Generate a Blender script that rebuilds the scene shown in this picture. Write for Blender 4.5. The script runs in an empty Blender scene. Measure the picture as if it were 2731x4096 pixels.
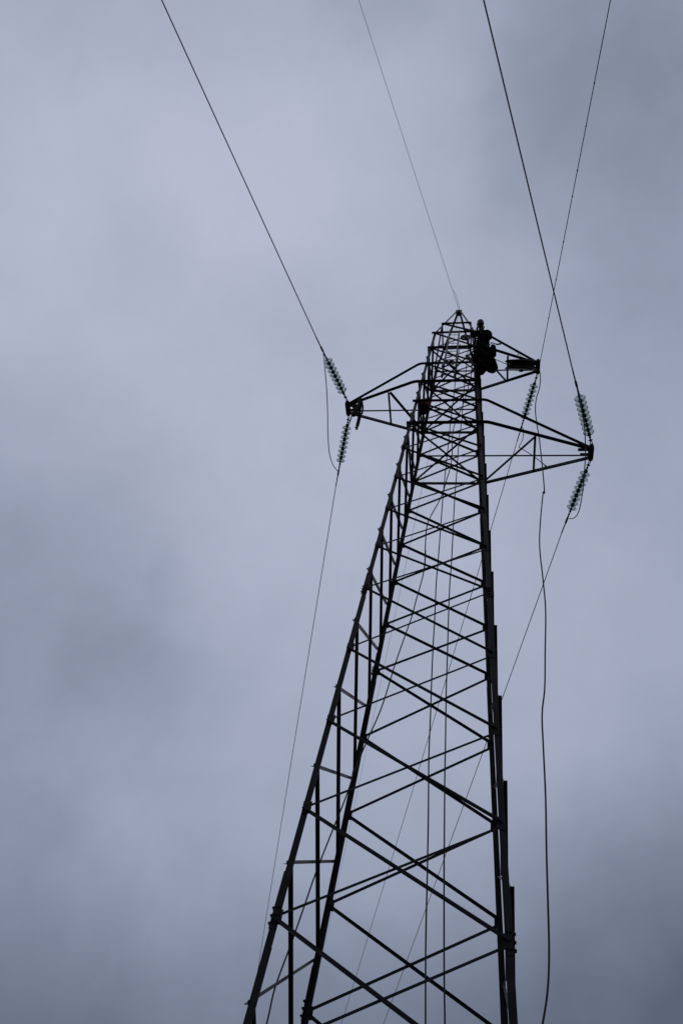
import bpy, bmesh, math, random
import numpy as np
from mathutils import Vector, Matrix, Quaternion
random.seed(7)
SC = bpy.context.scene
COL = SC.collection

# ------------------------------------------------------------------ camera
CAM = Vector((1.12525, -10.83389, 1.6))
RT = Vector((0.98218769, 0.10763465, 0.15401991))
UP = Vector((-0.00942978, -0.79041241, 0.61250249))
FW = Vector((-0.18766573, 0.60304478, 0.77531837))
FPX = 3139.92
cd = bpy.data.cameras.new('camera')
cd.sensor_fit = 'VERTICAL'; cd.sensor_height = 36.0; cd.lens = FPX / 4096 * 36
cd.clip_start = 0.05; cd.clip_end = 6000
cam = bpy.data.objects.new('camera', cd); COL.objects.link(cam)
M = Matrix((RT, UP, -FW)).transposed().to_4x4(); M.translation = CAM
cam.matrix_world = M
SC.camera = cam
SC.view_settings.view_transform = 'Standard'
SC.view_settings.look = 'None'
SC.view_settings.exposure = 0.0
SC.view_settings.gamma = 1.0

def ray(px, py):
    return (RT * ((px - 1365.5) / FPX) - UP * ((py - 2048) / FPX) + FW).normalized()
def at(px, py, Y):                      # point of the photo on the vertical plane y = Y
    d = ray(px, py); return CAM + d * ((Y - CAM.y) / d.y)
def atz(px, py, Z):
    d = ray(px, py); return CAM + d * ((Z - CAM.z) / d.z)
def reach(px, py, P, L, side):          # point on the sight line at distance L from P
    d = ray(px, py); m = CAM - P; b = m.dot(d); c = m.dot(m) - L * L
    D = b * b - c
    if D < 0: return CAM - d * b
    q = [CAM + d * t for t in (-b - math.sqrt(D), -b + math.sqrt(D))]
    return max(q, key=lambda v: v.y * side)

# ------------------------------------------------------------------ sky
def lin(r, g, b):
    f = lambda c: c / 12.92 if c <= .04045 else ((c + .055) / 1.055) ** 2.4
    return (f(r / 255), f(g / 255), f(b / 255), 1)
world = bpy.data.worlds.new('World'); SC.world = world; world.use_nodes = True
nt = world.node_tree; N = nt.nodes; LK = nt.links
N.clear()
def node(tree, t, **kw):
    n = tree.nodes.new(t)
    for k, v in kw.items(): setattr(n, k, v)
    return n
SUN_DIR = ray(900, 900)
SUN_EL = math.asin(SUN_DIR.z); SUN_AZ = math.atan2(SUN_DIR.x, SUN_DIR.y)
out = node(nt, 'ShaderNodeOutputWorld')
sky = node(nt, 'ShaderNodeTexSky', sky_type='NISHITA', sun_disc=False)
sky.sun_elevation = SUN_EL; sky.sun_rotation = SUN_AZ
bg_sky = node(nt, 'ShaderNodeBackground'); bg_sky.inputs[1].default_value = 0.06
bg_cl = node(nt, 'ShaderNodeBackground'); bg_cl.inputs[1].default_value = 1.0
mix = node(nt, 'ShaderNodeMixShader'); mix.inputs[0].default_value = 0.96
LK.new(sky.outputs[0], bg_sky.inputs[0])
LK.new(bg_sky.outputs[0], mix.inputs[1]); LK.new(bg_cl.outputs[0], mix.inputs[2]); LK.new(mix.outputs[0], out.inputs[0])
tc = node(nt, 'ShaderNodeTexCoord')
def vm(op, a, b=None):
    n = node(nt, 'ShaderNodeVectorMath', operation=op)
    for i, x in enumerate((a, b)):
        if x is None: continue
        if isinstance(x, (tuple, list, Vector)): n.inputs[i].default_value = tuple(x)
        elif isinstance(x, (int, float)): n.inputs['Scale'].default_value = x
        else: LK.new(x, n.inputs[i])
    return n
def mt(op, a, b=None, c=None):
    n = node(nt, 'ShaderNodeMath', operation=op)
    for i, x in enumerate((a, b, c)):
        if x is None: continue
        if isinstance(x, (int, float)): n.inputs[i].default_value = x
        else: LK.new(x, n.inputs[i])
    return n.outputs[0]
direc = vm('NORMALIZE', tc.outputs['Generated']).outputs[0]
def noise(scale, detail, rough, vec, dist=0.0):
    n = node(nt, 'ShaderNodeTexNoise'); n.inputs['Scale'].default_value = scale
    n.inputs['Detail'].default_value = detail; n.inputs['Roughness'].default_value = rough
    n.inputs['Distortion'].default_value = dist
    LK.new(vec, n.inputs['Vector']); return n
w1 = noise(2.6, 3.0, 0.5, direc)
warp = vm('SUBTRACT', w1.outputs['Color'], (0.5, 0.5, 0.5)).outputs[0]
ws = vm('SCALE', warp); ws.inputs['Scale'].default_value = 0.16
wdir = vm('NORMALIZE', vm('ADD', direc, ws.outputs[0]).outputs[0]).outputs[0]
# cover: how thick and dark the cloud is, by direction (0 bright .. 1 dark)
SKYPTS = [(0,0,.20),(430,250,.06),(780,120,.16),(960,330,.08),(1180,260,.34),(1500,60,.50),(1520,420,.42),
          (1500,850,.34),(1230,600,.30),(260,620,.03),(0,450,.08),(600,800,.10),(850,900,.12),(60,1200,.40),(60,860,.10),
          (330,1500,.30),(620,1300,.12),(700,1650,.20),(1400,1350,.22),(1150,1900,.30),(120,1880,.46),(480,2000,.36),
          (60,2340,.92),(520,2340,.74),(950,2330,.78),(1500,2320,1.05),(1480,1850,.44),(1250,2150,.58),(1400,1050,.26)]
KAP = 26.0
pd = np.array([tuple(ray(x * 1.7417, y * 1.7417)) for x, y, _ in SKYPTS])
tv = np.array([t for _, _, t in SKYPTS]); T0 = 0.30
G = np.exp(KAP * (pd @ pd.T - 1))
wts = np.linalg.solve(G + 0.03 * np.eye(len(pd)), tv - T0)
acc = None
for d, w in zip(pd, wts):
    e = mt('EXPONENT', mt('MULTIPLY_ADD', vm('DOT_PRODUCT', wdir, tuple(d)).outputs['Value'], KAP, -KAP))
    acc = mt('MULTIPLY_ADD', e, float(w), T0 if acc is None else acc)
w2 = noise(7.0, 4.0, 0.55, direc)
ws2 = vm('SCALE', vm('SUBTRACT', w2.outputs['Color'], (0.5, 0.5, 0.5)).outputs[0]); ws2.inputs['Scale'].default_value = 0.13
fdir = vm('NORMALIZE', vm('ADD', wdir, ws2.outputs[0]).outputs[0]).outputs[0]
FINE = [(15,1300,.05),(281,1093,.09),(369,1327,.10),(234,1432,.11),(375,1561,.15),(445,1625,.11),(105,1590,.09),(129,1842,.12),
        (58,1356,-.09),(146,1707,-.07),(322,1268,-.06),(1000,190,-.13),(1035,320,-.11),(1135,170,.14),(1135,330,.10),(1110,460,.09),(860,50,.09),
        (330,580,.07),(1260,70,.06),(950,590,-.05),(650,420,-.05),(1380,1980,.10),(1500,1830,.10),(1300,1750,-.06),(1180,2120,.08),(1440,1650,-.05),
        (230,700,-.05),(430,850,.05),(1350,480,-.06),(1450,250,.07)]
for x, y, w in FINE:
    e = mt('EXPONENT', mt('MULTIPLY_ADD', vm('DOT_PRODUCT', fdir, tuple(ray(x * 1.7417, y * 1.7417))).outputs['Value'], 300.0, -300.0))
    acc = mt('MULTIPLY_ADD', e, w * .36, acc)
w3 = noise(9.0, 7.0, 0.6, direc)
ws3 = vm('SCALE', vm('SUBTRACT', w3.outputs['Color'], (0.5, 0.5, 0.5)).outputs[0]); ws3.inputs['Scale'].default_value = 0.15
edir = vm('NORMALIZE', vm('ADD', direc, ws3.outputs[0]).outputs[0]).outputs[0]
# cloud banks with a soft but readable edge: centre, radius, edge softness (degrees), where along the edge it shows, strength
BANKS = [((1360, 290), (1075, 290), 1.6, (1120, 280), 60, .11), ((300, 1600), (470, 1640), 2.2, (360, 1600), 90, .07),
         ((860, -60), (900, 70), 1.8, (860, 40), 120, .08), ((1440, 1900), (1330, 1960), 2.0, (1400, 1920), 120, .04), ((380, 1330), (390, 1290), 1.3, (370, 1330), 400, .05),
         ((130, 1850), (190, 1850), 1.6, (140, 1850), 250, .05), ((320, 590), (400, 590), 2.5, (330, 590), 200, .04), ((700, 720), (800, 720), 2.5, (720, 720), 150, .05)]
for c_, e_, sf, k_, kap, w in BANKS:
    dc, de, dk = (ray(x * 1.7417, y * 1.7417) for x, y in (c_, e_, k_))
    rad = math.acos(min(1, dc.dot(de))); sf = math.radians(sf)
    mr = node(nt, 'ShaderNodeMapRange', interpolation_type='SMOOTHSTEP')
    mr.inputs['From Min'].default_value = math.cos(rad + sf); mr.inputs['From Max'].default_value = math.cos(max(0, rad - sf))
    LK.new(vm('DOT_PRODUCT', edir, tuple(dc)).outputs['Value'], mr.inputs['Value'])
    e = mt('EXPONENT', mt('MULTIPLY_ADD', vm('DOT_PRODUCT', direc, tuple(dk)).outputs['Value'], float(kap), -float(kap)))
    acc = mt('MULTIPLY_ADD', mt('MULTIPLY', mr.outputs['Result'], e), w, acc)
n1 = noise(4.2, 8.0, 0.55, direc, 0.4); n2 = noise(11.0, 6.0, 0.55, direc, 0.3)
acc = mt('MULTIPLY_ADD', mt('SUBTRACT', n1.outputs['Fac'], 0.5), 0.30, acc)
acc = mt('MULTIPLY_ADD', mt('SUBTRACT', n2.outputs['Fac'], 0.5), 0.17, acc)
ramp = node(nt, 'ShaderNodeValToRGB'); LK.new(acc, ramp.inputs[0])
cr = ramp.color_ramp; cr.elements[0].position = 0.0; cr.elements[0].color = lin(180, 186, 207)
cr.elements[1].position = 1.0; cr.elements[1].color = lin(91, 99, 118)
for p, c in ((0.35, lin(154, 162, 183)), (0.65, lin(124, 132, 152))):
    e = cr.elements.new(p); e.color = c
LK.new(ramp.outputs[0], bg_cl.inputs[0])

sl = bpy.data.lights.new('sun', 'SUN'); sl.energy = 0.5; sl.angle = math.radians(130); sl.color = (1.0, 0.97, 0.93)
so = bpy.data.objects.new('sun', sl); COL.objects.link(so)
so.rotation_euler = (-SUN_DIR).to_track_quat('-Z', 'Y').to_euler()

# ------------------------------------------------------------------ materials
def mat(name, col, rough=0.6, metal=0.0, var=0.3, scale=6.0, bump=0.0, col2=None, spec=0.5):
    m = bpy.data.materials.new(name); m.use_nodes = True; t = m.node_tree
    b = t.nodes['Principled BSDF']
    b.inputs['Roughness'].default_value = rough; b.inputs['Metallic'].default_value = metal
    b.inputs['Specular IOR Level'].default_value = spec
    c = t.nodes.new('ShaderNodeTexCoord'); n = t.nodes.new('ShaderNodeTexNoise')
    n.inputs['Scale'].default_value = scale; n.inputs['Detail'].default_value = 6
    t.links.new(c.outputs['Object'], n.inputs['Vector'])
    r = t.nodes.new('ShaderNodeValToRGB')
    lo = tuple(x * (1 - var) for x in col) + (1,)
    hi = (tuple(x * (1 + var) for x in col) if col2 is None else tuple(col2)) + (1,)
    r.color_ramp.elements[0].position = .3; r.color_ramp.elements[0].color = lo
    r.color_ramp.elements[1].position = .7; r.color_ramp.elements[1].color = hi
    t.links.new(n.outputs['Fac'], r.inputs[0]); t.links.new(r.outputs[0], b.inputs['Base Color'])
    if bump:
        bp = t.nodes.new('ShaderNodeBump'); bp.inputs['Strength'].default_value = bump
        t.links.new(n.outputs['Fac'], bp.inputs['Height']); t.links.new(bp.outputs[0], b.inputs['Normal'])
    return m
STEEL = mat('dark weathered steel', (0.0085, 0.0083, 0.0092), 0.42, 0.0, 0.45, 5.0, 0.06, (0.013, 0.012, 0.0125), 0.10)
STEEL2 = mat('bolt steel', (0.035, 0.034, 0.034), 0.5, 0.2, 0.2, 20)
WIRE = mat('weathered conductor', (0.02, 0.02, 0.02), 0.55, 0.3, 0.2, 10)
FIT = mat('cast fitting', (0.010, 0.010, 0.011), 0.5, 0.0, 0.3, 20, 0, None, .25)
ROPE = mat('work rope', (0.030, 0.030, 0.026), 0.9, 0.0, 0.3, 30, 0.1, None, .2)
STRAP = mat('brown webbing', (0.016, 0.012, 0.008), 0.95, 0.0, 0.35, 12, 0.2, None, .1)
ALU = mat('ladder fibreglass', (0.11, 0.105, 0.10), 0.6, 0.0, 0.3, 8, 0, None, .25)
RUB = mat('black rubber', (0.002, 0.002, 0.002), 1.0, 0.0, 0.3, 20, 0, None, .0)
RED = mat('red tarpaulin', (0.13, 0.006, 0.009), 0.8, 0.0, 0.25, 8, 0, None, .1)
SHEAVE = mat('dark sheave lining', (0.006, 0.006, 0.006), 0.5, 0.0, 0.35, 6, 0, None, .2)
JACKET = mat('dark work cloth', (0.0038, 0.0040, 0.0045), 1.0, 0.0, 0.5, 12, 0.4, None, .0)
TROUSER = mat('dark trousers', (0.020, 0.019, 0.016), 0.9, 0.0, 0.4, 10, 0.4)
HIVIS = mat('yellow high visibility cloth', (0.020, 0.022, 0.004), 0.9, 0.0, 0.3, 10, 0, None, .1)
SKIN = mat('skin', (0.05, 0.030, 0.022), 0.7, 0.0, 0.15, 12, 0, None, .15)
HAIR = mat('dark hair', (0.02, 0.015, 0.012), 0.8)
HELM = mat('blue helmet', (0.016, 0.040, 0.070), 0.4, 0.0, 0.1, 5, 0, None, .3)
TAN = mat('tan leather', (0.10, 0.075, 0.058), 0.9, 0.0, 0.3, 14, 0.3, None, .1)
GLOVE = mat('dark glove', (0.006, 0.006, 0.006), 0.9, 0.0, 0.3, 14, 0.3, None, .1)
CANVAS = mat('dark canvas', (0.0034, 0.0033, 0.0030), 1.0, 0.0, 0.5, 9, 0.4, None, .0)
CONC = mat('concrete', (0.30, 0.29, 0.27), 0.9, 0.0, 0.2, 6, 0.2)
GRASS = mat('meadow', (0.035, 0.055, 0.018), 0.95, 0.0, 0.4, 0.8, 0.4, (0.075, 0.085, 0.03))
GLASS = bpy.data.materials.new('toughened glass'); GLASS.use_nodes = True
gb = GLASS.node_tree.nodes['Principled BSDF']
gb.inputs['Base Color'].default_value = (0.31, 0.39, 0.39, 1); gb.inputs['Roughness'].default_value = 0.02
gb.inputs['IOR'].default_value = 1.5; gb.inputs['Transmission Weight'].default_value = 1.0

# ------------------------------------------------------------------ mesh helpers
def finish(bm, smooth):
    bmesh.ops.recalc_face_normals(bm, faces=bm.faces)
    if smooth:
        for f in bm.faces: f.smooth = True
def obj(name, bm, m, parent=None, smooth=False, local=False, auto=None):
    finish(bm, smooth)
    me = bpy.data.meshes.new(name)
    if parent is not None and not local:
        bm.transform(world_of(parent).inverted())
    bm.to_mesh(me); bm.free(); me.materials.append(m)
    o = bpy.data.objects.new(name, me); COL.objects.link(o)
    if parent is not None: o.parent = parent
    return o
def world_of(o):
    m = o.matrix_basis.copy()
    while o.parent is not None:
        o = o.parent; m = o.matrix_basis @ m
    return m
def tag(o, label, cat, group=None, kind=None):
    if label: o['label'] = label
    if cat: o['category'] = cat
    if group: o['group'] = group
    if kind: o['kind'] = kind
    return o
def thing(name, label, cat, loc=(0, 0, 0), group=None, quat=None):
    o = bpy.data.objects.new(name, None); COL.objects.link(o); o.location = loc; o.empty_display_size = .2
    if quat is not None: o.rotation_mode = 'QUATERNION'; o.rotation_quaternion = quat
    return tag(o, label, cat, group)
def copy_tree(o, parent=None):
    c = o.copy(); COL.objects.link(c)
    if parent is not None: c.parent = parent
    for ch in [x for x in bpy.data.objects if x.parent == o]: copy_tree(ch, c)
    return c
def prism(bm, p0, p1, prof, u, v):
    r0 = [bm.verts.new(p0 + u * a + v * b) for a, b in prof]
    r1 = [bm.verts.new(p1 + u * a + v * b) for a, b in prof]
    n = len(prof)
    for i in range(n): bm.faces.new((r0[i], r0[(i + 1) % n], r1[(i + 1) % n], r1[i]))
    bm.faces.new(r0[::-1]); bm.faces.new(r1)
def lprof(a, b, t): return [(0, 0), (a, 0), (a, t), (t, t), (t, b), (0, b)]
def angle(bm, p0, p1, a, b, t, u, v):           # an L section, heel on the line p0-p1
    p0 = Vector(p0); p1 = Vector(p1); d = (p1 - p0).normalized()
    u = (u - d * u.dot(d)).normalized(); v = (v - d * v.dot(d) - u * v.dot(u)).normalized()
    prism(bm, p0, p1, lprof(a, b, t), u, v)
def bar(bm, p0, p1, w, h, u=None):               # solid flat bar
    p0 = Vector(p0); p1 = Vector(p1); d = (p1 - p0).normalized()
    u = Vector(u) if u is not None else (Vector((0, 0, 1)) if abs(d.z) < .9 else Vector((1, 0, 0)))
    u = (u - d * u.dot(d)).normalized(); v = d.cross(u)
    prism(bm, p0, p1, [(-w / 2, -h / 2), (w / 2, -h / 2), (w / 2, h / 2), (-w / 2, h / 2)], u, v)
def box(bm, c, sx, sy, sz, R=None, bev=0.0):
    R = R or Matrix.Identity(3)
    r = bmesh.ops.create_cube(bm, size=1)
    vs = r['verts']
    for q in vs: q.co = Vector(c) + R @ Vector((q.co.x * sx, q.co.y * sy, q.co.z * sz))
    if bev:
        es = {e for q in vs for e in q.link_edges}
        bmesh.ops.bevel(bm, geom=list(es), offset=bev, segments=2, affect='EDGES')
def smooth_path(pts, sub=6):
    P = [Vector(p) for p in pts]
    if len(P) < 3: return P
    out = []
    Q = [P[0] * 2 - P[1]] + P + [P[-1] * 2 - P[-2]]
    for i in range(1, len(Q) - 2):
        a, b, c, d = Q[i - 1:i + 3]
        for k in range(sub):
            t = k / sub
            out.append(.5 * ((2 * b) + (c - a) * t + (2 * a - 5 * b + 4 * c - d) * t * t + (3 * b - a - 3 * c + d) * t ** 3))
    out.append(P[-1]); return out
def tube(bm, pts, r, n=8, closed=False):
    P = [Vector(p) for p in pts]; rs = r if isinstance(r, (list, tuple)) else [r] * len(P)
    d0 = (P[1] - P[0]).normalized()
    u = d0.orthogonal().normalized(); rings = []
    m = len(P)
    for i, p in enumerate(P):
        if closed: d = (P[(i + 1) % m] - P[i - 1]).normalized()
        else: d = (P[min(i + 1, m - 1)] - P[max(i - 1, 0)]).normalized()
        u = (u - d * u.dot(d))
        u = u.normalized() if u.length > 1e-6 else d.orthogonal().normalized()
        v = d.cross(u)
        rings.append([bm.verts.new(p + (u * math.cos(2 * math.pi * k / n) + v * math.sin(2 * math.pi * k / n)) * rs[i]) for k in range(n)])
    for i in range(m if closed else m - 1):
        A, B = rings[i], rings[(i + 1) % m]
        for k in range(n): bm.faces.new((A[k], A[(k + 1) % n], B[(k + 1) % n], B[k]))
    if not closed: bm.faces.new(rings[0][::-1]); bm.faces.new(rings[-1])
def lathe(bm, prof, org=(0, 0, 0), axis=(0, 0, 1), n=24, closed=True):
    org = Vector(org); ax = Vector(axis).normalized(); u = ax.orthogonal().normalized(); v = ax.cross(u)
    rings = []
    for r, z in prof:
        if r < 1e-6: rings.append([bm.verts.new(org + ax * z)])
        else: rings.append([bm.verts.new(org + ax * z + (u * math.cos(2 * math.pi * k / n) + v * math.sin(2 * math.pi * k / n)) * r) for k in range(n)])
    m = len(rings)
    for i in range(m if closed else m - 1):
        A, B = rings[i], rings[(i + 1) % m]
        if len(A) == 1 and len(B) == 1: continue
        for k in range(n):
            j = (k + 1) % n
            if len(A) == 1: bm.faces.new((A[0], B[j], B[k]))
            elif len(B) == 1: bm.faces.new((A[k], A[j], B[0]))
            else: bm.faces.new((A[k], A[j], B[j], B[k]))
def ball(bm, c, r, sx=1, sy=1, sz=1, R=None, n=16):
    R = R or Matrix.Identity(3)
    q = bmesh.ops.create_uvsphere(bm, u_segments=n, v_segments=n // 2 + 2, radius=r)['verts']
    for v in q: v.co = Vector(c) + R @ Vector((v.co.x * sx, v.co.y * sy, v.co.z * sz))
def B(): return bmesh.new()
V = Vector
XA, YA, ZA = V((1, 0, 0)), V((0, 1, 0)), V((0, 0, 1))

# ------------------------------------------------------------------ ground
bm = B()
g = bmesh.ops.create_grid(bm, x_segments=60, y_segments=60, size=2500)
for v in bm.verts:
    d = math.hypot(v.co.x, v.co.y)
    v.co.z = 0.0 if d < 150 else 1.5 * math.sin(v.co.x * .004) * math.cos(v.co.y * .0031) * min(1, (d - 150) / 400)
gr = obj('ground', bm, GRASS); gr['kind'] = 'structure'

# ------------------------------------------------------------------ the lattice tower
KT = 0.0447233; ZR = 17.938; WR = 0.865
def hw(z): return WR - KT * (z - ZR)
SG = {'A': (-1, -1), 'B': (1, -1), 'C': (-1, 1), 'D': (1, 1)}
def leg_pt(L, z): return V((SG[L][0] * hw(z), SG[L][1] * hw(z), z))
ZN = [1.0, 2.65, 4.25, 5.801, 7.297, 8.801, 10.323, 11.854, 13.087, 14.338, 15.546, 16.788]      # front and back nodes
ZH = [17.938, 19.090, 20.199, 21.317, 22.373, 23.461]                                          # crossarm levels
ZM = [0.15, 1.8, 3.35, 4.84, 6.498, 7.985, 9.486, 11.019, 12.418, 13.672, 14.906, 16.133, 17.358, 18.52, 19.66, 20.77, 21.85, 22.93]  # side nodes
ZTOP = 26.347
tower = thing('transmission_tower', 'tall dark steel lattice transmission tower with three crossarms and a pointed peak', 'pylon', (0, 0, 0))

def leg_mesh(L):
    bm = B(); sx, sy = SG[L]; cuts = [-0.1, 5.45, 11.6, 16.55, ZH[5] + .06]
    for i, (z0, z1) in enumerate(zip(cuts[:-1], cuts[1:])):
        a = (0.094, 0.088, 0.082, 0.074)[i]
        angle(bm, leg_pt(L, z0), leg_pt(L, z1), a, a, 0.009, V((-sx, 0, 0)), V((0, -sy, 0)))
    return bm
def splice_mesh(L, zc, h, a):
    bm = B(); sx, sy = SG[L]
    o = V((sx, sy, 0)) * .010
    angle(bm, leg_pt(L, zc - h / 2) + o, leg_pt(L, zc + h / 2) + o, a, a, 0.011, V((-sx, 0, 0)), V((0, -sy, 0)))
    nb = 3
    for k in range(nb):
        z = zc - h / 2 + h * (0.10 + .26 * k / (nb - 1)); p = leg_pt(L, z) + o
        for off in (.03, .072):
            lathe(bm, [(0, 0), (.017, 0), (.017, .016), (.010, .017), (.010, .03), (0, .03)], p + V((-sx * off, sy * .001, 0)), V((0, sy, 0)), 6)
            lathe(bm, [(0, 0), (.017, 0), (.017, .016), (.010, .017), (.010, .03), (0, .03)], p + V((sx * .001, -sy * off, 0)), V((sx, 0, 0)), 6)
    return bm
for L in 'ABCD':
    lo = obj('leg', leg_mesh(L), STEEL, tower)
    for zc, h, a in ((6.02, .72, .088), (11.98, .56, .084), (17.0, .42, .078)):
        obj('splice_plate', splice_mesh(L, zc, h, a), STEEL, lo)
    bm = B(); p = leg_pt(L, 0)
    lathe(bm, [(0, -.4), (.40, -.4), (.34, .05), (.26, .22), (0, .22)], p, ZA, 24)
    obj('footing', bm, CONC, tower, smooth=False)

FACES = {'front': ('A', 'B', V((0, -1, 0))), 'back': ('C', 'D', V((0, 1, 0))),
         'left': ('A', 'C', V((-1, 0, 0))), 'right': ('B', 'D', V((1, 0, 0)))}
braces = []       # (size on screen proxy, mesh builder)
def brace_size(z): return .053 if z < 9 else .051 if z < 14 else .054
def add_brace(face, za, zb, thick):
    P, Q, n = FACES[face]
    outside = thick if face in ('front', 'right') else not thick
    a = leg_pt(P, za); b = leg_pt(Q, zb); d = (b - a).normalized()
    tilt = V((n.x, n.y, KT)).normalized()
    inpl = tilt.cross(d).normalized()
    if inpl.z < 0: inpl = -inpl
    s = brace_size((za + zb) / 2) * ((.82 if face == 'back' else 1.0) if thick else .85 if face == 'left' else .62)
    sh = d * .055
    if outside:
        off = tilt * .004; w = s
        a2, b2 = (a + off - sh * .3, b + off + sh * .3) if face == 'left' else (a + off + sh * .3, b + off - sh * .6)
        f = lambda bm: angle(bm, a2 - inpl * w * .5, b2 - inpl * w * .5, w, w, .006, inpl, tilt)
    else:
        w = s; off = -tilt * .016
        a2, b2 = a + off + sh, b + off - sh
        f = lambda bm: angle(bm, a2 + inpl * w * .5, b2 + inpl * w * .5, w, w, .005, -inpl, -tilt)
    braces.append((( a + b) / 2, f))
seqF = ZN + ZH
for face in ('front', 'back'):
    for z0, z1 in zip(seqF[:-1], seqF[1:]):
        add_brace(face, z1, z0, True); add_brace(face, z0, z1, False)
for face in ('left', 'right'):
    for z0, z1 in zip(ZM[:-1], ZM[1:]):
        add_brace(face, z1, z0, True); add_brace(face, z0, z1, False)
braces.sort(key=lambda t: (t[0] - CAM).length)
rest = B()
vis = [b for b in braces if b[0].z > 3.2]; hid = [b for b in braces if b[0].z <= 3.2]
for i, (c, f) in enumerate(vis[:98]):
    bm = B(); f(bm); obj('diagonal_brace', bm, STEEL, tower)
for c, f in vis[98:] + hid: f(rest)
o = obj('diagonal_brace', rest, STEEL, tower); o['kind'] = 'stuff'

def horiz(z, face, a, over=.10, drop=0.0):
    P, Q, n = FACES[face]; p = leg_pt(P, z); q = leg_pt(Q, z); d = (q - p).normalized()
    bm = B(); o_ = n * .012 - V((0, 0, drop))
    angle(bm, p + o_ - d * over, q + o_ + d * over, a, a, .007, -ZA, n)
    return obj('horizontal_brace', bm, STEEL, tower)
for i, z in enumerate(ZH):
    horiz(z, 'front', .058 if i in (0, 2, 4) else .048, .06)
    horiz(z, 'back', .080 if i in (0, 2, 4) else .045, .04)
    if i in (0, 2, 4):
        horiz(z, 'left', .05, 0.0); horiz(z, 'right', .05, 0.0)
for z in (ZH[0], ZH[2], ZH[4]):                               # plan bracing inside the body
    for P, Q, dz in (('A', 'D', -.03), ('C', 'B', -.08)):
        bm = B(); a = leg_pt(P, z) + V((0, 0, dz)); b = leg_pt(Q, z) + V((0, 0, dz)); d = (b - a).normalized()
        angle(bm, a + d * .08, b - d * .08, .036, .036, .005, d.cross(ZA), -ZA)
        obj('plan_brace', bm, STEEL, tower)
# gusset plates at the front and back nodes of each leg
for L in 'ABCD':
    sx, sy = SG[L]
    for z in ZN[2:] + ZH:
        p = leg_pt(L, z); bm = B()
        bar(bm, p + V((-sx * .06, sy * .012, -.09)), p + V((-sx * .06, sy * .012, .09)), .12, .006, XA)
        obj('gusset_plate', bm, STEEL, tower)
# peak
apex = V((0, 0, ZTOP)); pk = B()
for L in 'ABCD':
    p = leg_pt(L, ZH[5]); sx, sy = SG[L]; q = V((sx * .07, sy * .07, ZTOP - .03))
    bm = B(); angle(bm, p, q, .055, .055, .006, V((-sx, 0, 0)), V((0, -sy, 0)))
    obj('peak_leg', bm, STEEL, tower)
def peak_pt(L, t):
    p = leg_pt(L, ZH[5]); sx, sy = SG[L]; return p.lerp(V((sx * .07, sy * .07, ZTOP - .03)), t)
T1 = .385
for face in FACES:
    P, Q, n = FACES[face]; a = peak_pt(P, T1); b = peak_pt(Q, T1); d = (b - a).normalized()
    bm = B(); angle(bm, a - d * .04 + n * .008, b + d * .04 + n * .008, .045, .045, .005, -ZA, n)
    obj('horizontal_brace', bm, STEEL, tower)
    a = peak_pt(P, T1); b = leg_pt(Q, ZH[5]); d = (b - a).normalized()
    bm = B(); angle(bm, a + n * .006 + d * .03, b + n * .006 - d * .03, .042, .042, .005, -ZA, n)
    obj('peak_brace', bm, STEEL, tower)
bm = B(); box(bm, apex - V((0, 0, .08)), .17, .17, .10, None, .008); box(bm, apex - V((0, 0, .015)), .20, .16, .022, None, .004)
cap = obj('peak_cap', bm, STEEL, tower)

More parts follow.
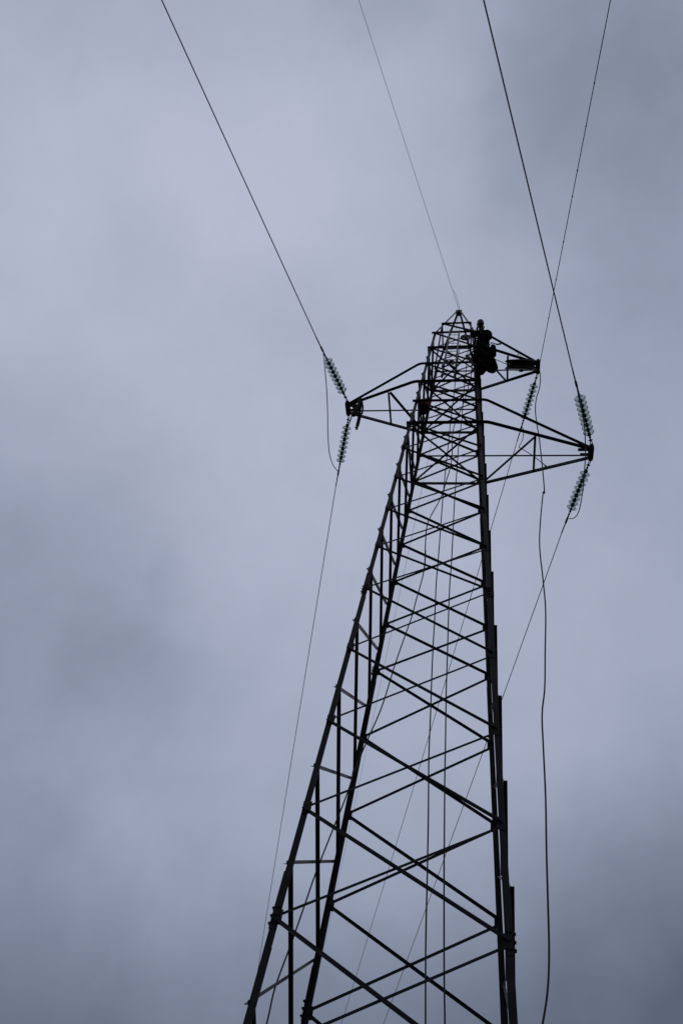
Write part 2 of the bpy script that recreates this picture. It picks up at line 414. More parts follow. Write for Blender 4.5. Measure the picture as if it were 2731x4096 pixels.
# crossarms ------------------------------------------------------------------------------
def crossarm(side, zb, zt, tipx, strut_px, flip):
    """side -1/1, bottom and top chord levels, tip x, fraction along the bottom chords of the plan strut"""
    F_, K_ = ('A', 'C') if side < 0 else ('B', 'D')
    tip = V((tipx, 0, zb)); s = V((side, 0, 0))
    fb, kb = leg_pt(F_, zb), leg_pt(K_, zb); ft, kt = leg_pt(F_, zt), leg_pt(K_, zt)
    tf, tk = tip + V((-side * .03, -.10, .0)), tip + V((-side * .03, .10, .0))
    root = B()
    def bent(bm, p, q, a, vy):                                  # chord that leaves level and bends down to the tip
        pts = [p - s * .02, p + s * .07]; e = (q - p).normalized(); m_ = p + s * .14
        for t_ in (.25, .5, .75): pts.append((p + s * .07).lerp(m_, t_).lerp(m_.lerp(m_ + e * .10, t_), t_))
        pts += [m_ + e * .10, q]
        for i_, (x, y) in enumerate(zip(pts[:-1], pts[1:])):
            d_ = (y - x).normalized() * .004
            angle(bm, x - d_, y + d_, a, a, .008, -ZA, V((0, vy, 0)))
    bent(root, fb + V((0, -.012, 0)), tf, .059, -1)
    angle(root, kb + V((0, .012, 0)) - s * .02, tk, .092, .092, .009, -ZA, V((0, 1, 0)))
    arm = obj('crossarm', root, STEEL, tower)
    bm = B(); f1 = ft + V((0, -.012, 0))
    tt = V((0, 0, .06))
    bent(bm, f1, tf + tt, .050, -1)
    obj('upper_chord', bm, STEEL, arm)
    bm = B(); k1 = kt + V((0, .012, 0))
    angle(bm, k1 - s * .02, tk + tt, .045, .045, .006, -ZA, V((0, 1, 0)))
    obj('upper_chord', bm, STEEL, arm)
    a = fb.lerp(tf, strut_px); b = kb.lerp(tk, strut_px)
    bm = B(); angle(bm, a + V((0, 0, -.02)), b + V((0, 0, -.02)) + V((0, .04, 0)), .055, .055, .006, s, -ZA); obj('plan_strut', bm, STEEL, arm)
    p, q = (a, kb) if not flip else (b, fb)
    bm = B(); d = (q - p).normalized(); angle(bm, p + V((0, 0, -.03)), q + V((0, 0, -.03)) - d * .06, .055, .055, .006, d.cross(ZA), -ZA); obj('plan_strut', bm, STEEL, arm)
    bm = B(); box(bm, tip + V((side * .005, 0, 0)), .10, .42, .13, None, .012)
    box(bm, tip + V((side * .0, 0, .0)), .13, .33, .10, None, .01)
    bar(bm, tip + V((-side * .30, -.075, .012)), tip + V((-side * .02, -.075, .012)), .08, .014, YA)
    bar(bm, tip + V((-side * .24, .075, .05)), tip + V((-side * .02, .075, .05)), .05, .014, YA)
    for yy in (-.24, .24): bar(bm, tip + V((0, yy * .7, 0)), tip + V((0, yy, 0)), .045, .03, ZA)
    obj('end_plate', bm, STEEL, arm)
    return arm, tip
armL, tipL = crossarm(-1, ZH[2], ZH[3], -2.795, .42, False)
armR, tipR = crossarm(1, ZH[0], ZH[1], 3.435, .485, False)
armT, tipT = crossarm(1, ZH[4], ZH[5], 2.374, .50, True)

# ------------------------------------------------------------------ insulator strings
STR = 1.352
def make_string(label):
    root = thing('insulator_string', label, 'insulator', (0, 0, 0), 'glass insulator strings on the crossarm tips')
    bm = B()                                                   # local +Z runs from the tower to the wire
    tube(bm, [(.018, 0, -.02), (.020, 0, .07), (.0, 0, .10), (-.020, 0, .07), (-.018, 0, -.02)], .011, 8)
    lathe(bm, [(0, .09), (.022, .09), (.030, .11), (.030, .14), (.016, .15), (.016, .18), (.026, .19), (.026, .22), (.012, .23), (.012, .262), (0, .262)], n=12)
    tube(bm, [(-.05, 0, .125), (.05, 0, .125)], .012, 8); tube(bm, [(0, -.045, .205), (0, .045, .205)], .010, 8)
    obj('shackle', bm, FIT, root, True, True)
    shell = [(.030, -.006), (.050, -.002), (.082, .010), (.110, .026), (.1255, .042), (.1285, .048), (.1265, .053),
             (.120, .050), (.1145, .062), (.1105, .062), (.106, .046), (.097, .041), (.092, .060), (.088, .060), (.083, .038),
             (.074, .034), (.069, .054), (.065, .054), (.060, .030), (.045, .024), (.030, .022)]
    capp = [(0, -.078), (.018, -.078), (.036, -.070), (.044, -.045), (.049, -.010), (.047, .004), (.028, .012), (.014, .022), (.012, .070), (.0, .070)]
    for k in range(8):
        z = .33 + .146 * k
        bm = B(); lathe(bm, shell, (0, 0, z), ZA, 40)
        d = obj('insulator_disc', bm, GLASS, root, True, True)
        bm = B(); lathe(bm, capp, (0, 0, z), ZA, 20)
        obj('cap', bm, FIT, d, True, True)
    bm = B(); z = STR + .07
    lathe(bm, [(0, z), (.020, z), (.026, z + .03), (.014, z + .04), (.014, z + .07), (.030, z + .08), (.030, z + .105), (.010, z + .115), (0, z + .115)], n=12)
    tube(bm, [(0, -.04, z + .095), (0, .04, z + .095)], .011, 8)
    tube(bm, [(.012, 0, z + .10), (.014, 0, z + .2)], .010, 8); tube(bm, [(-.012, 0, z + .10), (-.014, 0, z + .2)], .010, 8)
    tube(bm, [(0, 0, z + .17), (0, 0, z + .30), (0, 0, z + .31), (0, 0, z + .46), (0, 0, z + .47), (0, 0, z + .80)],
         [.020, .020, .027, .027, .0165, .0155], 10)
    obj('dead_end_clamp', bm, FIT, root, True, True)
    return root
CLAMP = STR + .07 + .80
SPECS = [  # label, tip, dy, pixel of last disc, side
    ('glass insulator string slanting up from the left crossarm tip to the left overhead wire', tipL, -.24, (1314, 1451), -1),
    ('glass insulator string hanging down from the left crossarm tip beside the brown slings', tipL, .24, (1363, 1835.8), 1),
    ('glass insulator string hanging below the short upper right crossarm with the large sheave', tipT, .24, (2097.7, 1662.7), 1),
    ('glass insulator string rising above the tip of the long lower right crossarm', tipR, -.24, (2319.3, 1600), -1),
    ('glass insulator string hanging below the tip of the long lower right crossarm', tipR, .24, (2287, 2024), 1)]
ends = []; proto = None
for lab, tip, dy, (px, py), sd in SPECS:
    P = tip + V((0, dy, 0)); Q = reach(px, py, P, STR, sd); d = (Q - P).normalized()
    s = make_string(lab) if proto is None else copy_tree(proto)
    if proto is None: proto = s
    s.location = P; s.rotation_mode = 'QUATERNION'; s.rotation_quaternion = d.to_track_quat('Z', 'Y')
    s['label'] = lab
    ends.append((P, d, P + d * CLAMP))

# ------------------------------------------------------------------ conductors and earth wires
def span(p, d, length, r, bow):
    """a wire leaving p along d (flat slope taken from d), sagging as a parabola"""
    h = V((d.x, d.y, 0)).normalized(); s0 = d.z / math.hypot(d.x, d.y); pts = []
    n = 60
    for i in range(n + 1):
        t = length * (i / n) ** 1.5
        pts.append(p + h * t + V((0, 0, s0 * t + bow * t * t)))
    bm = B(); tube(bm, pts, r, 8); return bm
NEAR = V((-.261, -.963, -.072)).normalized(); FAR = V((-.232, .966, -.114)).normalized()
WL = [('dark conductor running up from the left crossarm to the top left of the picture', NEAR, 160, .0004, .0135),
      ('thin conductor running down behind the tower from the left crossarm string', FAR, 170, .0005, .011),
      ('thin conductor running down behind the tower from the upper right crossarm string', FAR, 170, .0005, .011),
      ('dark conductor running up from the long right crossarm and crossing the thinner pulling rope', NEAR, 160, .0004, .0135),
      ('thin conductor running down behind the tower from the long lower right crossarm string', FAR, 170, .0005, .011)]
for (P, d, E_), (lab, dr, Ln, bow, r) in zip(ends, WL):
    o = obj('conductor', span(E_ - d * .05, dr, Ln, r, bow), WIRE, None, True)
    tag(o, lab, 'power line', 'phase conductors')
o = obj('earth_wire', span(apex + V((0, -.02, .10)), V((-.261, -.963, -.06)), 160, .0058, .0003), WIRE, None, True)
tag(o, 'hair thin earth wire running up from the tower peak to the top of the picture', 'power line', 'earth wires at the peak')
o = obj('earth_wire', span(apex + V((0, .02, -.25)), V((-.215, .966, -.115)), 170, .0050, .0004), WIRE, None, True)
tag(o, 'hair thin earth wire running down inside the lattice from the tower peak', 'power line', 'earth wires at the peak')
cl = thing('earth_wire_clamp', 'small dark clamp holding the thin earth wire on the very top of the peak', 'clamp', apex)
bm = B(); box(bm, apex + V((0, 0, .07)), .05, .09, .09, None, .01)
tube(bm, [apex + V((-.06, 0, .07)), apex + V((.06, 0, .07))], .014, 8); obj('clamp_body', bm, FIT, cl)
bm = B(); pth = [apex + V((.02, -.03, .10)), apex + V((-.02, -.25, .16)), apex + V((-.10, -.55, .13)), apex + V((-.16, -.75, .06))]
tube(bm, smooth_path(pth), .006, 6); obj('bonding_lead', bm, WIRE, cl, True)

def on_plane_path(px, y0, y1):
    n = len(px); return [at(x, y, y0 + (y1 - y0) * i / (n - 1)) for i, (x, y) in enumerate(px)]
# jumper loops
def z4(pts): return [(1900 + x / 3.136, 1340 + y / 3.136) for x, y in pts]
def z3(pts): return [(1260 + x / 3.136, 1360 + y / 3.136) for x, y in pts]
def z5(pts): return [(2180 + x / 3.675, 1480 + y / 3.675) for x, y in pts]
def jumper(pts, yA, yB, lab, r=.0125):
    n = len(pts); P = [at(x, y, yA + (yB - yA) * (i / (n - 1))) for i, (x, y) in enumerate(pts)]
    bm = B(); tube(bm, smooth_path(P, 8), r, 8)
    return tag(obj('jumper_cable', bm, WIRE, None, True), lab, 'cable', 'jumper loops under the crossarm tips')
jumper(z3([(105, 175), (112, 240), (125, 380), (145, 620), (157, 900), (160, 1150), (174, 1380), (198, 1500), (238, 1590), (290, 1650)]), -1.95, 2.0,
       'long drooping jumper loop left of the left crossarm tip')
jumper(z5([(470, 300), (505, 480), (535, 600), (573, 830), (586, 1080), (588, 1250), (575, 1450), (560, 1650), (540, 1830), (510, 2000), (470, 2120), (410, 2180), (345, 2185)]), -1.95, 2.0,
       'drooping jumper loop past the tip of the long lower right crossarm')
lj = z4([(582, 1150), (603, 1190), (600, 1260), (588, 1325), (548, 1400), (572, 1422), (640, 1462), (700, 1500), (780, 1560), (850, 1615)])
P = [at(x, y, 2.0 - .3 * i / 9) for i, (x, y) in enumerate(lj)]
t = thing('loose_jumper', 'short bent loose cable with a clamped end dangling behind the long right crossarm', 'cable', P[0])
bm = B(); tube(bm, smooth_path(P, 8), .012, 8); obj('cable', bm, WIRE, t, True)
q0 = at(*z4([(840, 1605)])[0], 1.7); q1 = at(*z4([(908, 1672)])[0], 1.68)
bm = B(); tube(bm, [q0, q0.lerp(q1, .5), q0.lerp(q1, .52), q1], [.014, .016, .028, .028], 10); obj('end_clamp', bm, FIT, t, True)

# ------------------------------------------------------------------ ropes
def rope(pts, r, lab, name='rope', group='work ropes on the tower', sub=6):
    bm = B(); tube(bm, smooth_path(pts, sub), r, 8)
    return tag(obj(name, bm, ROPE, None, True), lab, 'rope', group)
def path_y(pts, y0, y1): return on_plane_path(pts, y0, y1)
k6 = lambda L: [(1500 + x / 3.136, 1600 + y / 3.136) for x, y in L]
k14 = lambda L: [(1400 + x / 2.24, 2200 + y / 2.24) for x, y in L]
k11 = lambda L: [(1150 + x / 1.568, 2900 + y / 1.568) for x, y in L]
k33 = lambda L: [(900 + x / 1.2544, 3300 + y / 1.2544) for x, y in L]
ra = [(1840, 1376), (1831, 1430), (1822, 1509), (1814, 1583), (1800, 1700)] + k6([(925, 480), (890, 800), (850, 1200), (820, 1600), (790, 2000)]) + \
     k14([(770, 300), (755, 640), (740, 900), (728, 1200), (720, 1450)]) + k11([(885, 200), (882, 550), (875, 940)]) + k33([(1006, 600), (1005, 1000)]) + [(1700, 4400)]
rope(path_y(ra, .25, .6), .012, 'thin hand rope hanging down inside the lattice, left of its twin')
rb = [(1875, 1358), (1868, 1430), (1857.6, 1529), (1851, 1608), (1843.6, 1700)] + k6([(1050, 500), (1030, 800), (995, 1250), (975, 1650), (955, 2050)]) + \
     k14([(892, 300), (880, 600), (870, 950), (860, 1250), (852, 1790)]) + k11([(985, 300), (982, 700), (980, 940)]) + k33([(1098, 700), (1102, 1000)]) + [(1781, 4400)]
rope(path_y(rb, .25, .6), .012, 'thin hand rope hanging down inside the lattice, right of its twin')
rc = [(1887, 1412), (1884, 1498), (1870, 1557), (1855, 1608), (1817, 1700)] + k6([(965, 480), (965, 680), (940, 850), (895, 1000), (830, 1210), (690, 1470), (645, 1600), (630, 1800), (620, 2100)]) + \
     k14([(675, 0), (655, 210), (590, 450), (550, 600), (480, 800), (400, 1030), (340, 1230), (270, 1440), (165, 1680)]) + k11([(430, 260), (370, 440), (290, 640), (180, 920)]) + \
     k33([(400, 400), (330, 600), (250, 820), (208, 1000)]) + [(1000, 4300)]
rope(path_y(rc, -.3, .2), .012, 'slack rope falling from the worker and slanting out past the left legs of the tower')
rd = z4([(800, 440), (810, 480), (815, 560), (800, 680), (765, 790), (752, 930), (765, 1080), (795, 1260), (815, 1420), (830, 1560), (850, 1760), (866, 1980)]) + \
     [(x * 1.7417, y * 1.7417) for x, y in [(1246, 1135), (1238, 1240), (1246, 1330), (1252, 1400), (1251, 1500), (1250, 1580), (1244, 1640), (1247, 1720), (1252, 1830), (1254, 1950), (1257, 2060), (1260, 2180), (1257, 2270), (1245, 2352), (1215, 2500)]]
rope(path_y(rd, .15, -.9), .0135, 'thick wavy rope hanging free to the right of the tower to the picture bottom')
# pulling rope to the upper right
pA = tipT + V((.055, -.11, .0)); dR = ray(2440, 0); pB = CAM + dR * ((20.6 - CAM.z) / dR.z)
dd = (pB - pA); bm = B(); Lr = dd.length
pts = [pA + dd * (i / 40 * 6.0) + V((0, 0, .0012 * (i / 40 * 6 * Lr) * (i / 40 * 6 * Lr - Lr) * .05)) for i in range(41)]
tube(bm, pts, .0095, 8)
for kk in (.17, .42, .62, .83, .30, .55, .73): ball(bm, pA + dd * kk, .020, n=8)
tag(obj('pulling_rope', bm, ROPE, None, True), 'knotted pulling rope running up from the upper right crossarm tip and crossing the thicker wire', 'rope', 'work ropes on the tower')
pl = [(1958, 1425), (1980.7, 1437.7), (2000, 1446), (2024, 1456.5)]
rope([at(x, y, -.75 + .75 * i / 3) for i, (x, y) in enumerate(pl)], .011, 'short taut rope between the worker and the large sheave')

# ------------------------------------------------------------------ stringing sheave on the upper right crossarm
c = at(2084, 1461, .0); dv_ = ray(2084, 1461); ax = ((UP - dv_ * UP.dot(dv_)).normalized() + dv_ * .065 + RT * .06).normalized()
sh = thing('stringing_sheave', 'large black double rimmed stringing sheave lying along the upper right crossarm', 'pulley', c)
bm = B(); R0 = .47
lathe(bm, [(.10, -.145), (.30, -.12), (R0 - .03, -.135), (R0, -.105), (R0 - .02, -.075), (R0 - .10, -.02), (R0 - .10, .02), (R0 - .02, .075), (R0, .105), (R0 - .03, .135), (.30, .12), (.10, .145)], c, ax, 64)
wh = obj('wheel', bm, SHEAVE, sh, True)
bm = B(); lathe(bm, [(0, -.19), (.05, -.19), (.06, -.15), (.06, .15), (.05, .19), (0, .19)], c, ax, 16); obj('axle', bm, FIT, sh, True)
for sgn in (-1, 1):
    bm = B(); p = c + ax * (.168 * sgn); q = tipT + V((-.02, 0, 0)) + ax * (.07 * sgn)
    bar(bm, p - (q - p).normalized() * .06, q, .07, .014, ax.cross(q - p)); obj('side_strap', bm, FIT, sh)
# wire tie on the chord above it
bm = B(); pth = []
base = [(2060, 1409), (2064, 1407), (2071, 1412), (2068, 1420), (2074, 1417), (2080, 1424), (2078, 1432), (2086, 1427), (2090, 1437), (2088, 1443), (2095, 1432), (2097, 1442)]
tube(bm, smooth_path([at(x, y, -.16 + .04 * math.sin(i * 2)) for i, (x, y) in enumerate(base)], 6), .008, 6)
tag(obj('tie_wire', bm, WIRE, None, True), 'scrappy loops of tie wire around the top chord of the upper right crossarm', 'wire')
t = thing('chord_bracket', 'small dark bracket bolted to the top chord of the upper right crossarm beside the worker', 'bracket', at(1995, 1375, -.40))
bm = B(); bar(bm, at(1984, 1378, -.40), at(2002, 1375, -.38), .045, .03); obj('bracket_bar', bm, FIT, t)
bm = B(); tube(bm, smooth_path([at(1961, 1369, -.45), at(1973, 1373, -.43), at(1986, 1377, -.40)]), .011, 8); obj('lanyard', bm, ROPE, t, True)

# ------------------------------------------------------------------ slings and chain on the left crossarm tip
k5 = lambda L, y: [at(1360 + a / 13.07, 1560 + b / 13.07, y) for a, b in L]
sl_ = thing('lifting_slings', 'bundle of brown webbing slings looped over the left crossarm tip', 'sling', at(1440, 1640, -.05))
for i, (P_, y, r) in enumerate((([(1060, 470), (1010, 700), (930, 950), (800, 1150), (700, 1330)], -.30, .050), ([(1110, 480), (1170, 800), (1180, 1000), (1140, 1240)], -.24, .026),
        ([(1000, 560), (1060, 820), (1040, 1050), (1010, 1260)], -.22, .034), ([(760, 760), (800, 950), (880, 1180), (1010, 1280)], -.18, .040), ([(1060, 470), (860, 620), (700, 850), (780, 1050)], -.16, .036))):
    bm = B(); tube(bm, smooth_path(k5(P_, y), 6), r, 8); obj('sling_loop', bm, STRAP, sl_, True)
bm = B(); P_ = smooth_path(k5([(1030, 1260), (990, 1500), (920, 1780), (880, 1960)], -.12), 6); tube(bm, P_, [.048] * (len(P_) - 4) + [.040, .032, .025, .02], 8); tl = obj('sling_tail', bm, STRAP, sl_, True)
bm = B(); tube(bm, smooth_path(k5([(1075, 1290), (1010, 1560), (930, 1800), (860, 2060)], -.08), 6), .026, 8); obj('sling_tail', bm, STRAP, sl_, True)
bm = B(); tube(bm, smooth_path(k5([(790, 1940), (830, 1990), (900, 1990), (870, 2060)], -.11), 5), .018, 8); obj('end_knot', bm, STRAP, tl, True)
ch = thing('hoist_chain', 'short hoist chain with a hook hanging from the left crossarm tip beside the discs', 'chain', k5([(640, 1250)], .12)[0])
A0, A1 = k5([(610, 1380)], .12)[0], k5([(395, 1960)], .22)[0]
bm = B(); nl = 22; dv = (A1 - A0) / nl; dn = dv.normalized(); u = dn.orthogonal().normalized(); v_ = dn.cross(u)
for i in range(nl):
    cc = A0 + dv * (i + .5); s_ = u if i % 2 else v_
    tube(bm, [cc + dn * (.62 * dv.length * math.sin(a)) + s_ * (.016 * math.cos(a)) for a in [j * math.pi / 4 for j in range(8)]], .007, 6, closed=True)
obj('chain_links', bm, FIT, ch, True)
bm = B(); tube(bm, k5([(680, 1130), (650, 1240), (615, 1370)], .10), [.03, .034, .022], 8); obj('hook', bm, FIT, ch, True)

# ------------------------------------------------------------------ hook ladder, pulley, buckets
k2 = lambda x, y: (1680 + x / 7.84, 1220 + y / 7.84)
def lerp2(a, b, t): return (a[0] + (b[0] - a[0]) * t, a[1] + (b[1] - a[1]) * t)
la0, la1 = k2(942, 765), (1767, 1506); lb0, lb1 = k2(1225, 785), (1818, 1506)
YT, YB = -.73, -.83
lad = thing('hook_ladder', 'short grey hook ladder hung on the front of the tower head below the peak', 'ladder', at(1790, 1500, YB))
def lp(s, t):
    a, b = (la0, la1) if s == 0 else (lb0, lb1); x, y = lerp2(a, b, t); return at(x, y, YT + (YB - YT) * t)
for s in (0, 1):
    bm = B(); pts = [lp(s, 0), lp(s, .02), lp(s, .04), lp(s, .5), lp(s, 1)]
    tube(bm, pts, [.015, .022, .025, .025, .025], 10); r_ = obj('rail', bm, ALU, lad, True)
    bm = B(); e = lp(s, 1); d = (lp(s, 1) - lp(s, .9)).normalized()
    tube(bm, smooth_path([e - d * .06, e + d * .03, e + d * .07 + V((0, -.03, 0)), e + d * .05 + V((0, -.08, .02))], 5), .028, 8); obj('hook', bm, FIT, r_, True)
for yy in (940, 1075, 1205, 1330, 1455, 1585, 1715):
    a = lp(0, (1220 + yy / 7.84 - la0[1]) / (la1[1] - la0[1])); b = lp(1, (1220 + (yy - 4) / 7.84 - lb0[1]) / (lb1[1] - lb0[1]))
    bm = B(); tube(bm, [a, b], .009, 8); obj('rung', bm, ALU, lad, True)
gp = thing('grip_clamps', 'pair of curved dark wire grips crossed on the hook ladder', 'clamp', at(1795, 1447, -.80))
for q in ([(690, 1930), (760, 1760), (830, 1740), (880, 1800), (860, 1860)], [(900, 1800), (960, 1740), (1030, 1750), (1040, 1830), (1000, 1850)]):
    bm = B(); tube(bm, smooth_path([at(*k2(a - 0, b), -.80) for a, b in q], 6), .030, 8); obj('jaw', bm, FIT, gp, True)
for q in ([(700, 1960), (880, 1880)], [(880, 1830), (1090, 1970)]):
    bm = B(); tube(bm, [at(*k2(a, b), -.86) for a, b in q], .022, 8); obj('handle', bm, STRAP, gp, True)
pc = at(1859.8, 1350, -.45)
pu = thing('rope_pulley', 'open spoked rope pulley hanging beside the worker below the tower peak', 'pulley', pc)
bm = B(); lathe(bm, [(.118, -.028), (.145, -.028), (.145, -.016), (.130, 0), (.145, .016), (.145, .028), (.118, .028)], pc, YA, 40); rim = obj('wheel', bm, FIT, pu, True)
bm = B()
for i in range(6):
    a = i * math.pi / 3 + .3; bar(bm, pc, pc + V((math.cos(a) * .125, 0, math.sin(a) * .125)), .02, .014, YA)
lathe(bm, [(0, -.04), (.035, -.04), (.035, .04), (0, .04)], pc, YA, 16); obj('spokes', bm, FIT, rim)
bm = B(); bar(bm, pc + V((0, -.05, -.03)), pc + V((0, -.05, .24)), .035, .012, XA); bar(bm, pc + V((0, .05, -.03)), pc + V((0, .05, .24)), .035, .012, XA)
bar(bm, pc + V((0, -.056, .22)), pc + V((0, .056, .22)), .035, .04, XA); tube(bm, [pc + V((0, 0, .22)), pc + V((0, 0, .36)), pc + V((.03, -.05, .42))], .016, 8); obj('hanger', bm, FIT, pu)

def bucket(px, py, Y, lab, hang, flare=0.0):
    c = at(px, py, Y)
    t = thing('tool_bucket', lab, 'bucket', c, 'tool buckets hung on the tower')
    bm = B(); lathe(bm, [(0, -.02), (.09, -.015), (.125, .02), (.135, .16), (.137, .24), (.128, .24), (.118, .03), (0, .01)], c, ZA, 32); bd = obj('body', bm, RUB, t, True)
    bm = B(); lathe(bm, [(.139, .16), (.155 + flare * .6, .20), (.170 + flare, .40), (.166 + flare, .40), (.150 + flare * .6, .205), (.134, .165)], c, ZA, 32); obj('collar', bm, RED, t, True)
    bm = B(); tube(bm, smooth_path([c + V((-.165, 0, .38)), c + V((-.06, 0, .62)), c + V(hang), c + V((.06, 0, .62)), c + V((.165, 0, .38))], 6), .009, 8); obj('handle', bm, ROPE, t, True)
    return t
bucket(1921, 1487, -.32, 'round bottomed black tool bucket with red collar below the worker', (0, 0, .74), .045)
bucket(1690, 1646, .05, 'round bottomed black tool bucket with red collar inside the tower near the left crossarm', (0, 0, .74))

# ------------------------------------------------------------------ the worker
def skin(name, nodes, edges, m, parent, root=0, sub=2):
    """nodes: list of (point, radius or (rx, ry)); one continuous skinned surface, applied to a mesh"""
    me = bpy.data.meshes.new(name); me.from_pydata([tuple(n[0]) for n in nodes], edges, []); me.update()
    o = bpy.data.objects.new(name, me); COL.objects.link(o)
    md = o.modifiers.new('Skin', 'SKIN'); md.use_smooth_shade = True
    for i, n in enumerate(nodes):
        r = n[1] if isinstance(n[1], tuple) else (n[1], n[1])
        me.skin_vertices[0].data[i].radius = r; me.skin_vertices[0].data[i].use_root = (i == root)
    sd = o.modifiers.new('Sub', 'SUBSURF'); sd.levels = sub; sd.render_levels = sub
    bpy.context.view_layer.update()
    dg = bpy.context.evaluated_depsgraph_get()
    new = bpy.data.meshes.new_from_object(o.evaluated_get(dg))
    bpy.data.objects.remove(o)
    if parent is not None: new.transform(world_of(parent).inverted())
    new.materials.clear(); new.materials.append(m)
    for p in new.polygons: p.use_smooth = True
    r = bpy.data.objects.new(name, new); COL.objects.link(r)
    if parent is not None: r.parent = parent
    return r
k4 = lambda x, y, Y: at(1860 + x / 9.406, 1260 + y / 9.406, Y)
hipc = k4(690, 1290, -.84)
wk = thing('person', 'lineman in blue helmet and dark work clothes crouching at the tower top', 'person', hipc)
pel = k4(690, 1290, -.86); wst = k4(680, 1080, -.66); chest = k4(690, 820, -.52); nb_ = k4(600, 610, -.55); hd = k4(575, 400, -.60)
sR = k4(870, 640, -.52); eR = k4(925, 850, -.72); wR = k4(560, 900, -.86)
sL = k4(440, 680, -.56); eL = k4(300, 800, -.78); wL = k4(265, 640, -.80)
hR = k4(780, 1330, -.86); kR = k4(930, 1580, -1.12); aR = k4(990, 1930, -.80)
hL = k4(600, 1330, -.86); kL = k4(420, 1500, -1.05); aL = k4(390, 1850, -.78)
nodes = [(pel, (.19, .14)), (wst, (.185, .13)), (chest, (.20, .14)), (nb_, (.085, .08)), (hd, .065),
         (sR, .105), (eR, .082), (wR, .058), (sL, .095), (eL, .078), (wL, .055),
         (hR, .125), (kR, .11), (aR, .08), (hL, .125), (kL, .105), (aL, .075)]
edges = [(0, 1), (1, 2), (2, 3), (3, 4), (2, 5), (5, 6), (6, 7), (2, 8), (8, 9), (9, 10), (0, 11), (11, 12), (12, 13), (0, 14), (14, 15), (15, 16)]
body = skin('body', nodes, edges, JACKET, wk)
# head with face, helmet
Hc = k4(572, 365, -.62)
fwd = ((CAM - Hc).normalized() + V((-.25, -.2, 0.1))).normalized()
upv = (UP * .96 + V((0, 0, .25))); upv = (upv - fwd * upv.dot(fwd)).normalized(); rgt = upv.cross(fwd)
RM = Matrix((rgt, fwd, upv)).transposed()
bm = B(); ball(bm, Hc, .105, .82, .95, 1.30, RM, 24)
for v in bm.verts:
    q = RM.transposed() @ (v.co - Hc)
    if q.z < -.02 and q.y > 0: q.x *= .86; q.y *= 1.03                          # jaw
    q.y += .028 * math.exp(-((q.x / .016) ** 2 + ((q.z + .015) / .022) ** 2)) * (q.y > 0)   # nose
    q.y -= .012 * math.exp(-(((abs(q.x) - .034) / .016) ** 2 + ((q.z - .012) / .014) ** 2)) * (q.y > 0)   # eye sockets
    q.y -= .005 * math.exp(-((q.x / .028) ** 2 + ((q.z + .058) / .006) ** 2)) * (q.y > 0)   # mouth line
    v.co = Hc + RM @ q
head = obj('head', bm, SKIN, wk, True)
for s in (-1, 1):
    bm = B(); ball(bm, Hc + RM @ V((s * .034, .083, .012)), .012, n=10); obj('eye', bm, RUB, head, True)
    bm = B(); ball(bm, Hc + RM @ V((s * .087, -.005, 0)), .03, .35, .7, 1.0, RM, 12); obj('ear', bm, SKIN, head, True)
bm = B(); lathe(bm, [(0, .178), (.034, .175), (.066, .160), (.090, .126), (.101, .085), (.105, .050), (.112, .045), (.112, .038), (.099, .040), (.094, .08), (.083, .12), (.06, .150), (0, .166)], Hc, upv, 32)
bmesh.ops.translate(bm, verts=bm.verts, vec=upv * -.012)
hl = obj('helmet', bm, HELM, wk, True)
bm = B()
for i in range(13):
    a = math.radians(-60 + i * 10)
    p = Hc + upv * .028 + fwd * (.103 * math.cos(a)) + rgt * (.103 * math.sin(a))
    ball(bm, p + fwd * .012, .016, 1.2, 1.2, .4, RM, 8)
obj('brim', bm, HELM, hl, True)
bm = B(); tube(bm, smooth_path([Hc + rgt * .10 + upv * .03, Hc + rgt * .085 - upv * .06 + fwd * .05, Hc - upv * .115 + fwd * .06, Hc - rgt * .085 - upv * .06 + fwd * .05, Hc - rgt * .10 + upv * .03], 5), .008, 6); obj('chin_strap', bm, RUB, hl, True)
# stand-up collar wings either side of the neck
bm = B()
for q in ([(450, 400), (385, 545), (470, 590), (480, 430)], [(690, 400), (728, 430), (690, 540), (640, 560)]):
    a = [bm.verts.new(k4(x, y, -.66)) for x, y in q]; b = [bm.verts.new(k4(x + 6, y, -.60)) for x, y in q]
    bm.faces.new(a); bm.faces.new(b[::-1])
    for i in range(4): bm.faces.new((a[i], b[i], b[(i + 1) % 4], a[(i + 1) % 4]))
bmesh.ops.bevel(bm, geom=list(bm.edges), offset=.006, segments=2, affect='EDGES')
obj('collar', bm, JACKET, wk)
for q, Y in (([(560, 520), (600, 455), (650, 470), (640, 560), (580, 580)], -.70), ([(520, 640), (600, 625), (690, 645), (660, 680), (540, 675)], -.745), ([(720, 1180), (790, 1130), (870, 1140), (860, 1200), (760, 1230)], -.98)):
    bm = B(); a = [bm.verts.new(k4(x, y, Y)) for x, y in q]; b = [bm.verts.new(k4(x, y, Y + .03)) for x, y in q]; m_ = len(q)
    bm.faces.new(a); bm.faces.new(b[::-1])
    for i in range(m_): bm.faces.new((a[i], b[i], b[(i + 1) % m_], a[(i + 1) % m_]))
    bmesh.ops.bevel(bm, geom=list(bm.edges), offset=.006, segments=2, affect='EDGES')
    obj('reflective_panel', bm, HIVIS, wk)
# belt
bm = B(); tube(bm, [wst.lerp(pel, .35) + rgt * (.165 * math.cos(a)) + (fwd * .55 - upv * .3) * (.165 * math.sin(a)) for a in [i * math.pi / 12 for i in range(24)]], .022, 8, closed=True); obj('harness_belt', bm, STRAP, wk, True)
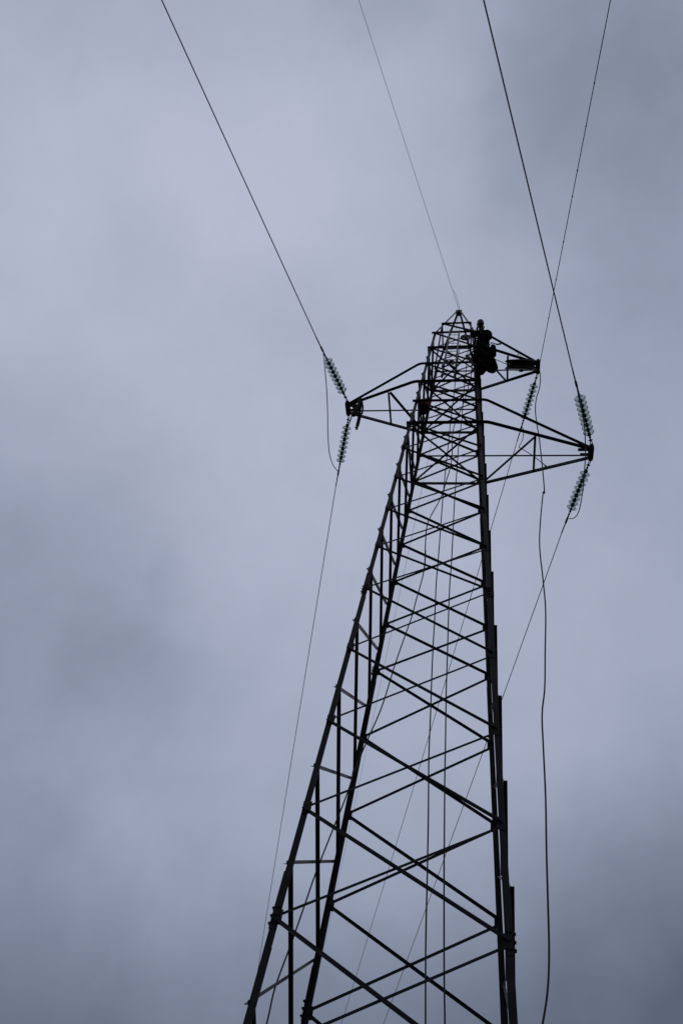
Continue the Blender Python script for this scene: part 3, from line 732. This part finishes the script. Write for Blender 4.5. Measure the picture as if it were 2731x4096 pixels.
# gloved hands: palm, four fingers and a thumb closed on the steel leg
def hand(w, tgt, side, name='hand'):
    d = (tgt - w).normalized(); sd = d.cross(V((0, -1, .2))).normalized() * side; nn = d.cross(sd)
    n = [(w - d * .02, .034), (w + d * .05, (.045, .026))]; e = [(0, 1)]
    for i, (o_, ln) in enumerate(((-.034, .070), (-.011, .082), (.012, .078), (.034, .062))):
        b = w + d * .085 + sd * o_; p1 = b + d * ln * .4; p2 = p1 + (d * .5 + nn * .8).normalized() * ln * .4; p3 = p2 + (nn - d * .3).normalized() * ln * .35
        k = len(n); n += [(b, .0115), (p1, .0105), (p2, .0098), (p3, .0088)]; e += [(1, k), (k, k + 1), (k + 1, k + 2), (k + 2, k + 3)]
    k = len(n); b = w + d * .035 - sd * .040; n += [(b, .014), (b - sd * .03 + d * .025, .012), (b - sd * .025 + d * .055 + nn * .02, .010)]; e += [(0, k), (k, k + 1), (k + 1, k + 2)]
    return skin(name, n, e, GLOVE, wk)
hand(wL, k4(230, 560, -.78), 1); hand(wR, k4(400, 880, -.88), -1)
# boots
def boot(nodes_, edges_, solepts, m, name='boot'):
    b = skin(name, nodes_, edges_, m, wk)
    bm = B(); tube(bm, solepts, [.03] + [.048] * (len(solepts) - 2) + [.03], 10); obj('sole', bm, RUB, b, True)
tb = [k4(425, 1965, -.80), k4(330, 1860, -.82), k4(210, 1720, -.86), k4(110, 1600, -.90), k4(15, 1505, -.93)]
skin('boot', [(tb[0], .055), (tb[1], .058), (tb[2], .052), (tb[3], .052), (tb[4], .040)], [(0, 1), (1, 2), (2, 3), (3, 4)], TAN, wk)
rb_ = [k4(800, 1990, -.78), k4(930, 2060, -.80), k4(1060, 2110, -.82), k4(1110, 2120, -.83)]
boot([(k4(980, 1930, -.80), .075), (rb_[1], .065), (rb_[2], .055), (rb_[3], .05), (rb_[0], .055)], [(0, 1), (1, 2), (2, 3), (1, 4)],
     [k4(760, 2020, -.80), k4(880, 2095, -.80), k4(1010, 2140, -.82), k4(1120, 2130, -.83)], RUB)

# tool pouch on the hip
t = thing('tool_pouch', 'dark canvas tool pouch hanging at the right hip of the worker', 'tool bag', k4(1040, 1250, -.82))
def hull_pillow(poly, y0, y1, grow=1.12, sub=2, m=None, name='', parent=None):
    bm = B(); c2 = (sum(p[0] for p in poly) / len(poly), sum(p[1] for p in poly) / len(poly))
    for Y, g in ((y0, .72), ((y0 + y1) / 2, grow), (y1, .72)):
        for x, y in poly: bm.verts.new(k4(c2[0] + (x - c2[0]) * g, c2[1] + (y - c2[1]) * g, Y))
    bmesh.ops.convex_hull(bm, input=bm.verts)
    bmesh.ops.subdivide_edges(bm, edges=bm.edges, cuts=2, use_grid_fill=True)
    for _ in range(3): bmesh.ops.smooth_vert(bm, verts=bm.verts, factor=.4, use_axis_x=True, use_axis_y=True, use_axis_z=True)
    return obj(name, bm, m, parent, True)
hull_pillow([(950, 1090), (1150, 1095), (1140, 1400), (1180, 1560), (1060, 1610), (960, 1500), (930, 1300)], -.92, -.70, 1.06, m=CANVAS, name='pouch_body', parent=t)
bm = B(); tube(bm, smooth_path([k4(940, 1100, -.84), k4(990, 1060, -.84), k4(1080, 1060, -.82), k4(1150, 1100, -.80)], 5), .012, 8); obj('strap', bm, STRAP, t, True)
# big equipment sack slung below the belt
t = thing('equipment_sack', 'large sagging black canvas sack with a pale rope edge slung below the worker', 'bag', k4(700, 1700, -1.0))
hull_pillow([(240, 1350), (420, 1290), (700, 1320), (1000, 1480), (1130, 1640), (1160, 1820), (1250, 2000), (1200, 2080), (1010, 2040), (760, 1900), (480, 1640), (330, 1460)], -1.30, -.90, 1.07, m=CANVAS, name='sack_body', parent=t)
hull_pillow([(215, 1420), (330, 1440), (480, 1640), (760, 1890), (1010, 2040), (1150, 2090), (1150, 2160), (1050, 2200), (880, 2140), (690, 2030), (480, 1900), (290, 1740), (240, 1560)], -1.22, -.82, 1.07, m=RUB, name='sack_base', parent=t)
bm = B(); tube(bm, smooth_path([k4(x, y, -1.28 + .004 * i) for i, (x, y) in enumerate([(300, 1380), (400, 1480), (500, 1620), (660, 1800), (860, 1940), (1040, 2040), (1180, 2080)])], 6), .010, 8); obj('rope_edge', bm, STRAP, t, True)
bm = B(); tube(bm, smooth_path([k4(x, y, -1.28) for x, y in [(420, 1270), (560, 1250), (660, 1330), (760, 1450), (960, 1600)]], 6), .008, 8); obj('rope_handle', bm, STRAP, t, True)
